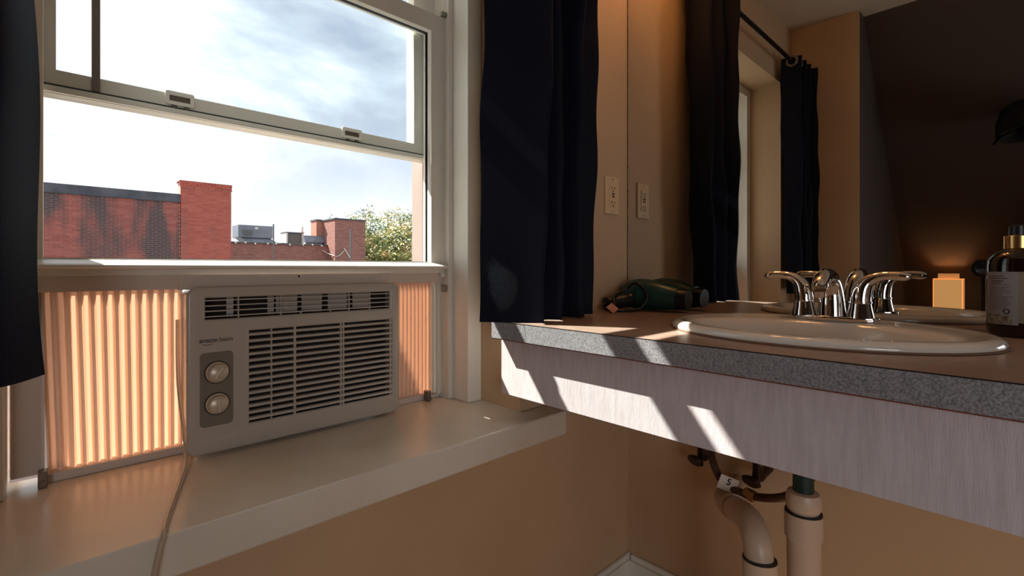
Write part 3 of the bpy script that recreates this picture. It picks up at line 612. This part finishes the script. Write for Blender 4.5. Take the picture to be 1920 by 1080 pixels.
obj('number_tag', shape([[(-0.022, -0.017), (0.022, -0.017), (0.022, 0.017), (-0.022, 0.017)]], 0.0006, 0, TM), M_paper, wl, label='white card tag marked 5')
obj('tag_figure', text('5', 0.022, 0.0003, TM @ Matrix.Translation((0.000, -0.002, 0.0009)), 0.0004, 'CENTER'), M_ink, wl)
obj('tag_smudge', lathe([(0, 0), (0.0045, 0), (0.004, 0.0006), (0, 0.0006)], TM @ Vector((0.014, -0.006, 0.0006)), TM.to_3x3() @ Vector((0, 0, 1)), 10), M_ink, wl)
# ================================================================== bedroom side, seen in the mirror
ns = thing('nightstand', (-1.59, 0.31, FZ), 'small dark wooden nightstand carrying the cube lamp, hidden behind the counter in the mirror', 'nightstand')
obj('top_board', box(-1.775, -1.40, 0.13, 0.51, -0.315, -0.290, 0.003), M_wood, ns)
obj('drawer_front', box(-1.404, -1.398, 0.16, 0.46, -0.45, -0.33, 0.002), M_wood, ns)
for x in (-1.76, -1.44):
    for y in (0.14, 0.46): obj('leg', box(x, x+0.03, y, y+0.03, FZ+0.0005, -0.315), M_wood, ns)
lp = thing('table_lamp', (-1.60, 0.315, -0.29), 'glowing cube table lamp with open top, reflected low in the mirror', 'lamp')
lx, ly = -1.60, 0.315
b = box(lx-0.072, lx-0.068, ly-0.072, ly+0.072, -0.285, -0.068); box(lx+0.068, lx+0.072, ly-0.072, ly+0.072, -0.285, -0.068, bm=b)
box(lx-0.072, lx+0.072, ly-0.072, ly-0.068, -0.285, -0.068, bm=b); box(lx-0.072, lx+0.072, ly+0.068, ly+0.072, -0.285, -0.068, bm=b)
b2 = shape([[(lx-0.072, ly-0.072), (lx+0.072, ly-0.072), (lx+0.072, ly+0.072), (lx-0.072, ly+0.072)], [(lx-0.045, ly-0.045), (lx+0.045, ly-0.045), (lx+0.045, ly+0.045), (lx-0.045, ly+0.045)]], 0.002, 0, Matrix.Translation((0, 0, -0.070))); join(b, b2)
obj('lamp_shade', b, M_shade, lp, label='glowing fabric cube shade')
obj('shade_neck', shape([[(lx-0.049, ly-0.049), (lx+0.049, ly-0.049), (lx+0.049, ly+0.049), (lx-0.049, ly+0.049)], [(lx-0.045, ly-0.045), (lx+0.045, ly-0.045), (lx+0.045, ly+0.045), (lx-0.045, ly+0.045)]], 0.017, 0, Matrix.Translation((0, 0, -0.052))), M_shade2, lp)
obj('base', box(lx-0.065, lx+0.065, ly-0.065, ly+0.065, -0.2895, -0.283, 0.001), M_wood, lp)
d = bpy.data.lights.new('lamp_bulb_light', 'POINT'); d.energy = 1.6; d.color = (1.0, 0.58, 0.26); d.shadow_soft_size = 0.02
lb = bpy.data.objects.new('lamp_bulb_light', d); COL.objects.link(lb); lb.location = (lx, ly, -0.11)
# cap hanging on the sloped wall
cp = thing('cap', (-0.80, 0.01, 0.66), 'black cap hanging from a hook, reflected at the right edge of the mirror', 'cap')
b = lathe([(0.0, 0.17), (0.04, 0.165), (0.085, 0.13), (0.105, 0.07), (0.11, 0.0), (0.10, 0.0), (0.09, 0.06), (0.0, 0.15)], (-0.78, -0.03, 0.66), (-0.2, 0.1, 1), 28); obj('crown', b, M_hat, cp, smooth=True)
obj('brim', tube([(-0.78, 0.04, 0.665, 0.045), (-0.77, 0.065, 0.65, 0.04), (-0.77, 0.085, 0.62, 0.02)], 0, 16, flat=0.2), M_hat, cp, smooth=True)
hk = obj('wall_hook', tube([(-0.955, 0.0, 0.735), (-0.92, 0.0, 0.86), (-0.88, 0.0, 0.895), (-0.84, -0.003, 0.93)], 0.006, 10), M_ring, None, smooth=True); meta(hk, 'small metal wall hook above the black cap, reflected at the mirror edge', 'hook')
# photographer's camera on a tripod, whose lens shows in the mirror beside the bottle
cm = thing('camera', (-0.16, 0.10, -0.034), 'black camera with round lens, reflected beside the soap bottle', 'camera')
obj('camera_body', box(-0.20, -0.155, 0.0, 0.128, -0.034, 0.036, 0.006), M_dark, cm)
obj('lens', lathe([(0.034, 0), (0.036, 0.03), (0.036, 0.055), (0.033, 0.058), (0.030, 0.050), (0.0, 0.050)], (-0.155, 0.10, 0.0), (1, 0, 0), 40), M_dark, cm, smooth=True)
obj('lens_glass', lathe([(0.0, 0.0035), (0.012, 0.003), (0.024, 0.0), (0, 0)], (-0.104, 0.10, 0.0), (1, 0, 0), 32), mat('lens_blue', lin(20, 34, 44), 0.08, coat=1.0), cm, smooth=True)
tp = thing('tripod', (-0.18, 0.10, FZ), 'black camera tripod standing on the wooden floor', 'tripod')
obj('centre_column', tube([(-0.18, 0.10, -0.60), (-0.18, 0.10, -0.0345)], 0.008, 12, sm=0), M_hat, tp, smooth=True)
for a in (90, 210, 330):
    a = math.radians(a); obj('leg', tube([(-0.18, 0.10, -0.45), (-0.18+0.24*math.cos(a)-0.0, 0.10+0.24*math.sin(a), FZ+0.008)], 0.009, 10, sm=0), M_hat, tp)
# vanity light above the mirror (just out of the picture)
vl_ = thing('vanity_light', (1.31, 0.56, 1.08), 'vanity light bar with two warm globe bulbs above the mirror', 'wall light')
obj('back_bar', box(1.305, XM-0.0005, 0.38, 0.78, 1.07, 1.13, 0.004), M_chrome, vl_)
for y in (0.48, 0.68):
    obj('globe_bulb', lathe([(0, -0.04), (0.02, -0.035), (0.035, -0.018), (0.04, 0), (0.035, 0.018), (0.02, 0.035), (0, 0.04)], (1.262, y, 1.10), (1, 0, 0), 24), M_bulb, vl_, smooth=True)
# ================================================================== outside: brick parapet and chimney stack
BW, BH = 0.213, 0.067
brick_me = bpy.data.meshes.new('brick'); tb = box(-0.1005, 0.1005, -0.05, 0.05, -0.0285, 0.0285); tb.to_mesh(brick_me); tb.free(); brick_me.materials.append(M_brick)
brick_me2 = brick_me.copy(); brick_me2.materials[0] = M_brickch
def brickwall(parent, x0, x1, z0, z1, y, me, m, seen):
    """courses of bricks; the ones in `seen` order become parts, up to 300, the rest one part"""
    spots = []; r = 0; z = z0
    while z+BH <= z1+0.001:
        off = BW/2 if r % 2 else 0.0; x = x0-off
        while x < x1-0.02:
            a, c = max(x, x0), min(x+BW, x1)
            if c-a > 0.05: spots.append(((a+c)/2, y+random.uniform(-0.004, 0.003), z+BH/2, (c-a-0.012)/0.201))
            x += BW
        z += BH; r += 1
    spots.sort(key=seen)
    near, rest = spots[:300], spots[300:]
    pw = WORLD[parent.name]
    for x, yy, z, s in near:
        o = bpy.data.objects.new('brick', me); COL.objects.link(o); o.parent = parent; o.location = Vector((x, yy, z))-pw; o.scale = (s, 1, 1)
    V = []; F = []
    for x, yy, z, s in rest:
        k = len(V); a = 0.1005*s
        V += [(x-a, yy-0.05, z-0.0285), (x+a, yy-0.05, z-0.0285), (x+a, yy-0.05, z+0.0285), (x-a, yy-0.05, z+0.0285), (x-a, yy+0.05, z-0.0285), (x+a, yy+0.05, z-0.0285), (x+a, yy+0.05, z+0.0285), (x-a, yy+0.05, z+0.0285)]
        F += [(k, k+1, k+2, k+3), (k+4, k+7, k+6, k+5), (k, k+4, k+5, k+1), (k+1, k+5, k+6, k+2), (k+2, k+6, k+7, k+3), (k+3, k+7, k+4, k)]
    if V:
        mm = bpy.data.meshes.new('brickwork'); mm.from_pydata(V, [], F); link_mesh('brickwork', mm, m, parent, 'stuff')
bd = thing('brick_building', (0, 21, -8), 'red brick building with black tar coping left outside the window, soot streaked', 'building')
BY = 20.0
obj('parapet_core', box(-6.0, 3.19, BY+0.010, BY+0.34, -2.0, 2.27), M_mortar, bd)
obj('lower_wall', box(-6.0, 3.15, BY+0.06, BY+8, -8.0, -1.0), M_mortar, bd)
obj('roof_deck', box(-6.0, 3.15, BY+0.345, BY+8, 1.2, 1.4), M_roofing, bd)
brickwall(bd, -6.0, 3.19, -0.68, 2.27, BY+0.05, brick_me, M_brick, lambda s: (0 if -0.35 < s[0] < 3.2 and s[2] > -0.05 else 1, (s[0]+0.3)**2*0.3+(s[2]-2.2)**2))
b = box(-6.0, 3.19, BY-0.07, BY+0.42, 2.27, 2.56, 0.01); obj('coping', b, M_tar, bd, label='black tar covered coping')
ch = thing('chimney_stack', (3.97, 20.2, 1.0), 'tall red brick chimney stack rising at the right end of the brick building', 'chimney')
obj('core', box(3.22, 4.72, BY-0.060, BY+0.60, -8.0, 3.02), M_mortar, ch)
brickwall(ch, 3.19, 4.75, -0.68, 2.81, BY-0.02, brick_me2, M_brickch, lambda s: -s[2])
brickwall(ch, 3.165, 4.775, 2.81, 3.02, BY-0.045, brick_me2, M_brickch, lambda s: s[2])
obj('cap_course', box(3.165, 4.775, BY-0.085, BY+0.62, 3.02, 3.045, 0.004), M_brickch, ch)
# further roofs
fb = thing('far_brick_building', (9.5, 27.2, -8), 'low brown brick building with parapet beyond the chimney, rooftop units behind it', 'building')
obj('parapet', box(5.6, 11.27, 27.0, 27.3, -8, 1.27), M_far, fb)
obj('coping', box(5.6, 11.27, 26.95, 27.35, 1.27, 1.34, 0.01), M_tar, fb)
obj('roof_deck', box(5.6, 11.27, 27.35, 36, 0.9, 1.0), M_roofing, fb)
sh = thing('brick_stair_tower', (12.1, 27, -8), 'square brown brick roof tower with dark coping beside the tree', 'building')
obj('tower_wall', box(11.27, 13.07, 26.0, 28.2, -8, 2.70), M_far, sh)
obj('coping', box(11.22, 13.12, 25.95, 28.25, 2.70, 2.78, 0.01), M_tar, sh)
obj('chimney_block', box(10.92, 11.268, 27.7, 28.5, 1.0, 2.72), M_farlit, sh, label='small brick chimney against the tower, coloured as if sunlit')
obj('chimney_cap', box(10.88, 11.268, 27.66, 28.54, 2.72, 2.80), M_tar, sh)
ru = thing('rooftop_unit', (8.3, 30, 1.0), 'large grey rooftop ventilation unit on a metal curb behind the low parapet', 'rooftop unit')
obj('cabinet', box(7.42, 9.20, 29.7, 31.0, 1.72, 2.42, 0.02), M_galv, ru)
for k in range(6): obj('louvre', box(7.62+0.09*k, 7.67+0.09*k, 29.67, 29.70, 1.82, 2.15), M_unit, ru)
obj('panel_label', box(8.25, 8.42, 29.68, 29.70, 2.2, 2.33), M_unitl, ru)
b = bmesh.new(); R0 = [b.verts.new(p) for p in ((7.55, 29.8, 1.72), (9.1, 29.8, 1.72), (9.1, 30.9, 1.72), (7.55, 30.9, 1.72))]; R1 = [b.verts.new(p) for p in ((8.0, 29.6, 1.35), (9.6, 29.6, 1.35), (9.6, 31.0, 1.35), (8.0, 31.0, 1.35))]
b.faces.new(R0); b.faces.new(R1)
for i in range(4): b.faces.new((R0[i], R0[(i+1) % 4], R1[(i+1) % 4], R1[i]))
obj('duct_transition', b, M_galv, ru); obj('curb', box(7.9, 9.6, 29.6, 31.0, 1.0, 1.35), M_galv, ru)
cu_ = thing('rooftop_condenser', (9.9, 29, 1.0), 'smaller grey rooftop condenser with pale corner posts left of the roof tower', 'rooftop unit')
obj('grille_box', box(9.72, 10.53, 28.8, 29.6, 1.38, 2.02, 0.01), M_unit, cu_)
for x in (9.62, 10.50): obj('corner_post', box(x, x+0.09, 28.74, 29.64, 1.3, 2.04), M_unitl, cu_)
obj('top_cover', box(9.60, 10.62, 28.72, 29.66, 2.03, 2.08), M_galv, cu_); obj('stand', box(9.7, 10.5, 28.9, 29.5, 1.0, 1.38), M_unit, cu_)
du = thing('rooftop_duct', (10.7, 27.5, 1.0), 'low sloping grey sheet metal duct on the roof in front of the tower', 'duct')
b = bmesh.new(); pr = [(27.37, 1.45), (27.37, 1.58), (27.55, 1.84), (27.66, 1.84), (27.66, 1.45)]
A = [b.verts.new((10.15, y, z)) for y, z in pr]; B = [b.verts.new((11.25, y, z)) for y, z in pr]; b.faces.new(A); b.faces.new(B)
for i in range(5): b.faces.new((A[i], A[(i+1) % 5], B[(i+1) % 5], B[i]))
obj('sheet_duct', b, M_galv, du); obj('duct_seam', box(10.68, 10.71, 27.36, 27.37, 1.45, 1.58), M_unit, du); obj('duct_support', box(10.3, 11.15, 27.4, 27.64, 1.0, 1.45), M_unit, du)
o = obj('vent_pole', tube([(8.15, 26.2, -8), (8.15, 26.2, 2.25)], 0.035, 10, sm=0), M_unit); meta(o, 'thin grey pole in front of the low parapet beside the large rooftop unit', 'pole')
o = obj('vent_pole', tube([(11.63, 24.8, -8), (11.63, 24.8, 2.05)], 0.05, 10, sm=0), M_unit); meta(o, 'thin dark pole in front of the square brick roof tower', 'pole')
o = obj('leaning_rod', tube([(11.76, 25.96, 1.13), (12.23, 25.96, 0.42)], 0.032, 8, sm=0), M_unitl); meta(o, 'short white rod fixed aslant near the foot of the roof tower', 'rod')
o = obj('sagging_cable', tube([(10.98, 26.975, 1.02), (11.10, 26.7, 0.86), (11.24, 26.2, 0.72), (11.36, 25.95, 0.66), (11.55, 25.965, 0.74), (11.78, 25.98, 0.98)], 0.018, 6), M_unitl); meta(o, 'thin pale cable sagging across the far brick wall', 'cable')
an = thing('antenna', (11.0, 31, 1.3), 'tiny antenna standing above the roof duct', 'antenna')
obj('mast', tube([(10.75, 29.3, 1.0), (10.75, 29.3, 2.45)], 0.02, 8, sm=0), M_unit, an); obj('antenna_head', lathe([(0, 0), (0.07, 0.05), (0.05, 0.28), (0, 0.42)], (10.71, 29.3, 2.1), (0, 0, 1), 10), M_unitl, an)
sl = thing('string_lights', (8.8, 26.93, 1.30), 'string of tiny white bulbs along the edge of the low brick parapet', 'string lights')
xs = (6.6, 7.05, 7.5, 8.1, 8.5, 9.2, 9.9, 10.4, 10.9)
obj('wire', tube([(6.4, 26.94, 1.31)]+[(x, 26.935, 1.29+0.02*math.sin(i*2.1)) for i, x in enumerate(xs)]+[(11.2, 26.94, 1.31)], 0.012, 6, sm=2), M_unit, sl)
for i, x in enumerate(xs):
    z = 1.27+0.02*math.sin(i*2.1)
    obj('bulb', lathe([(0, -0.05), (0.04, -0.03), (0.05, 0), (0.03, 0.045), (0, 0.05)], (x, 26.90, z), (0, 0, 1), 10), M_unitl, sl, smooth=True)
# tree
tr_ = thing('tree', (17.0, 30.5, -8), 'autumn tree with yellow green and pinkish leaves beyond the brick roof tower', 'tree')
TC = Vector((17.0, 30.5, 0))
obj('trunk', tube([(TC.x, TC.y, -8, 0.35), (TC.x+0.1, TC.y, -4, 0.3), (TC.x, TC.y, -1, 0.22), (TC.x+0.1, TC.y, 1.5, 0.12), (TC.x, TC.y, 3.4, 0.04)], 0, 12), M_bark, tr_, smooth=True)
rt = random.Random(11); b = bmesh.new(); tips = []
for k in range(26):
    a = rt.uniform(0, 2*PI); z = rt.uniform(-2.5, 1.8); l_ = rt.uniform(1.8, 3.6); e_ = Vector((TC.x+l_*math.cos(a), TC.y+l_*math.sin(a), z+rt.uniform(0.8, 2.0)))
    s_ = Vector((TC.x, TC.y, z)); mid = (s_+e_)/2+Vector((0, 0, -0.15)); tube([(*s_, 0.09), (*mid, 0.06), (*e_, 0.02)], 0, 6, bm=b, sm=3); tips += [e_, mid]
obj('branches', b, M_bark, tr_, kind='stuff')
V = []; F = []
cl = [t_+Vector((rt.gauss(0, .3), rt.gauss(0, .3), rt.gauss(0, .3))) for t_ in tips]
for k in range(150):
    a = rt.uniform(0, 2*PI); r_ = 3.7*math.sqrt(rt.random()); zt = rt.uniform(-3.0, 1)*1.0
    h_ = math.sqrt(max(0, 1-(r_/3.9)**2)); cl.append(Vector((TC.x+r_*math.cos(a), TC.y+r_*math.sin(a), 0.8+3.3*h_*rt.uniform(-0.9, 1.0))))
for c_ in cl:
    if c_.z > 4.2: c_.z = 4.0
    for q in range(110):
        p = c_+Vector((rt.gauss(0, 0.33), rt.gauss(0, 0.33), rt.gauss(0, 0.22))); s_ = rt.uniform(0.07, 0.13)
        d1 = Vector((rt.gauss(0, 1), rt.gauss(0, 1), rt.gauss(0, 1))).normalized(); d2 = d1.orthogonal().normalized()
        i = len(V); V += [p-d1*s_, p+d2*s_*0.55, p+d1*s_, p-d2*s_*0.55]; F.append((i, i+1, i+2, i+3))
me = bpy.data.meshes.new('foliage'); me.from_pydata(V, [], F); link_mesh('foliage', me, M_leaf, tr_, 'stuff')
obj('ground', box(-60, 80, 1.6, 120, -8.2, -8.0), M_street, kind=S)
# ================================================================== lift everything so the floor is z = 0
for o in bpy.data.objects:
    if o.parent is None: o.location.z += LIFT
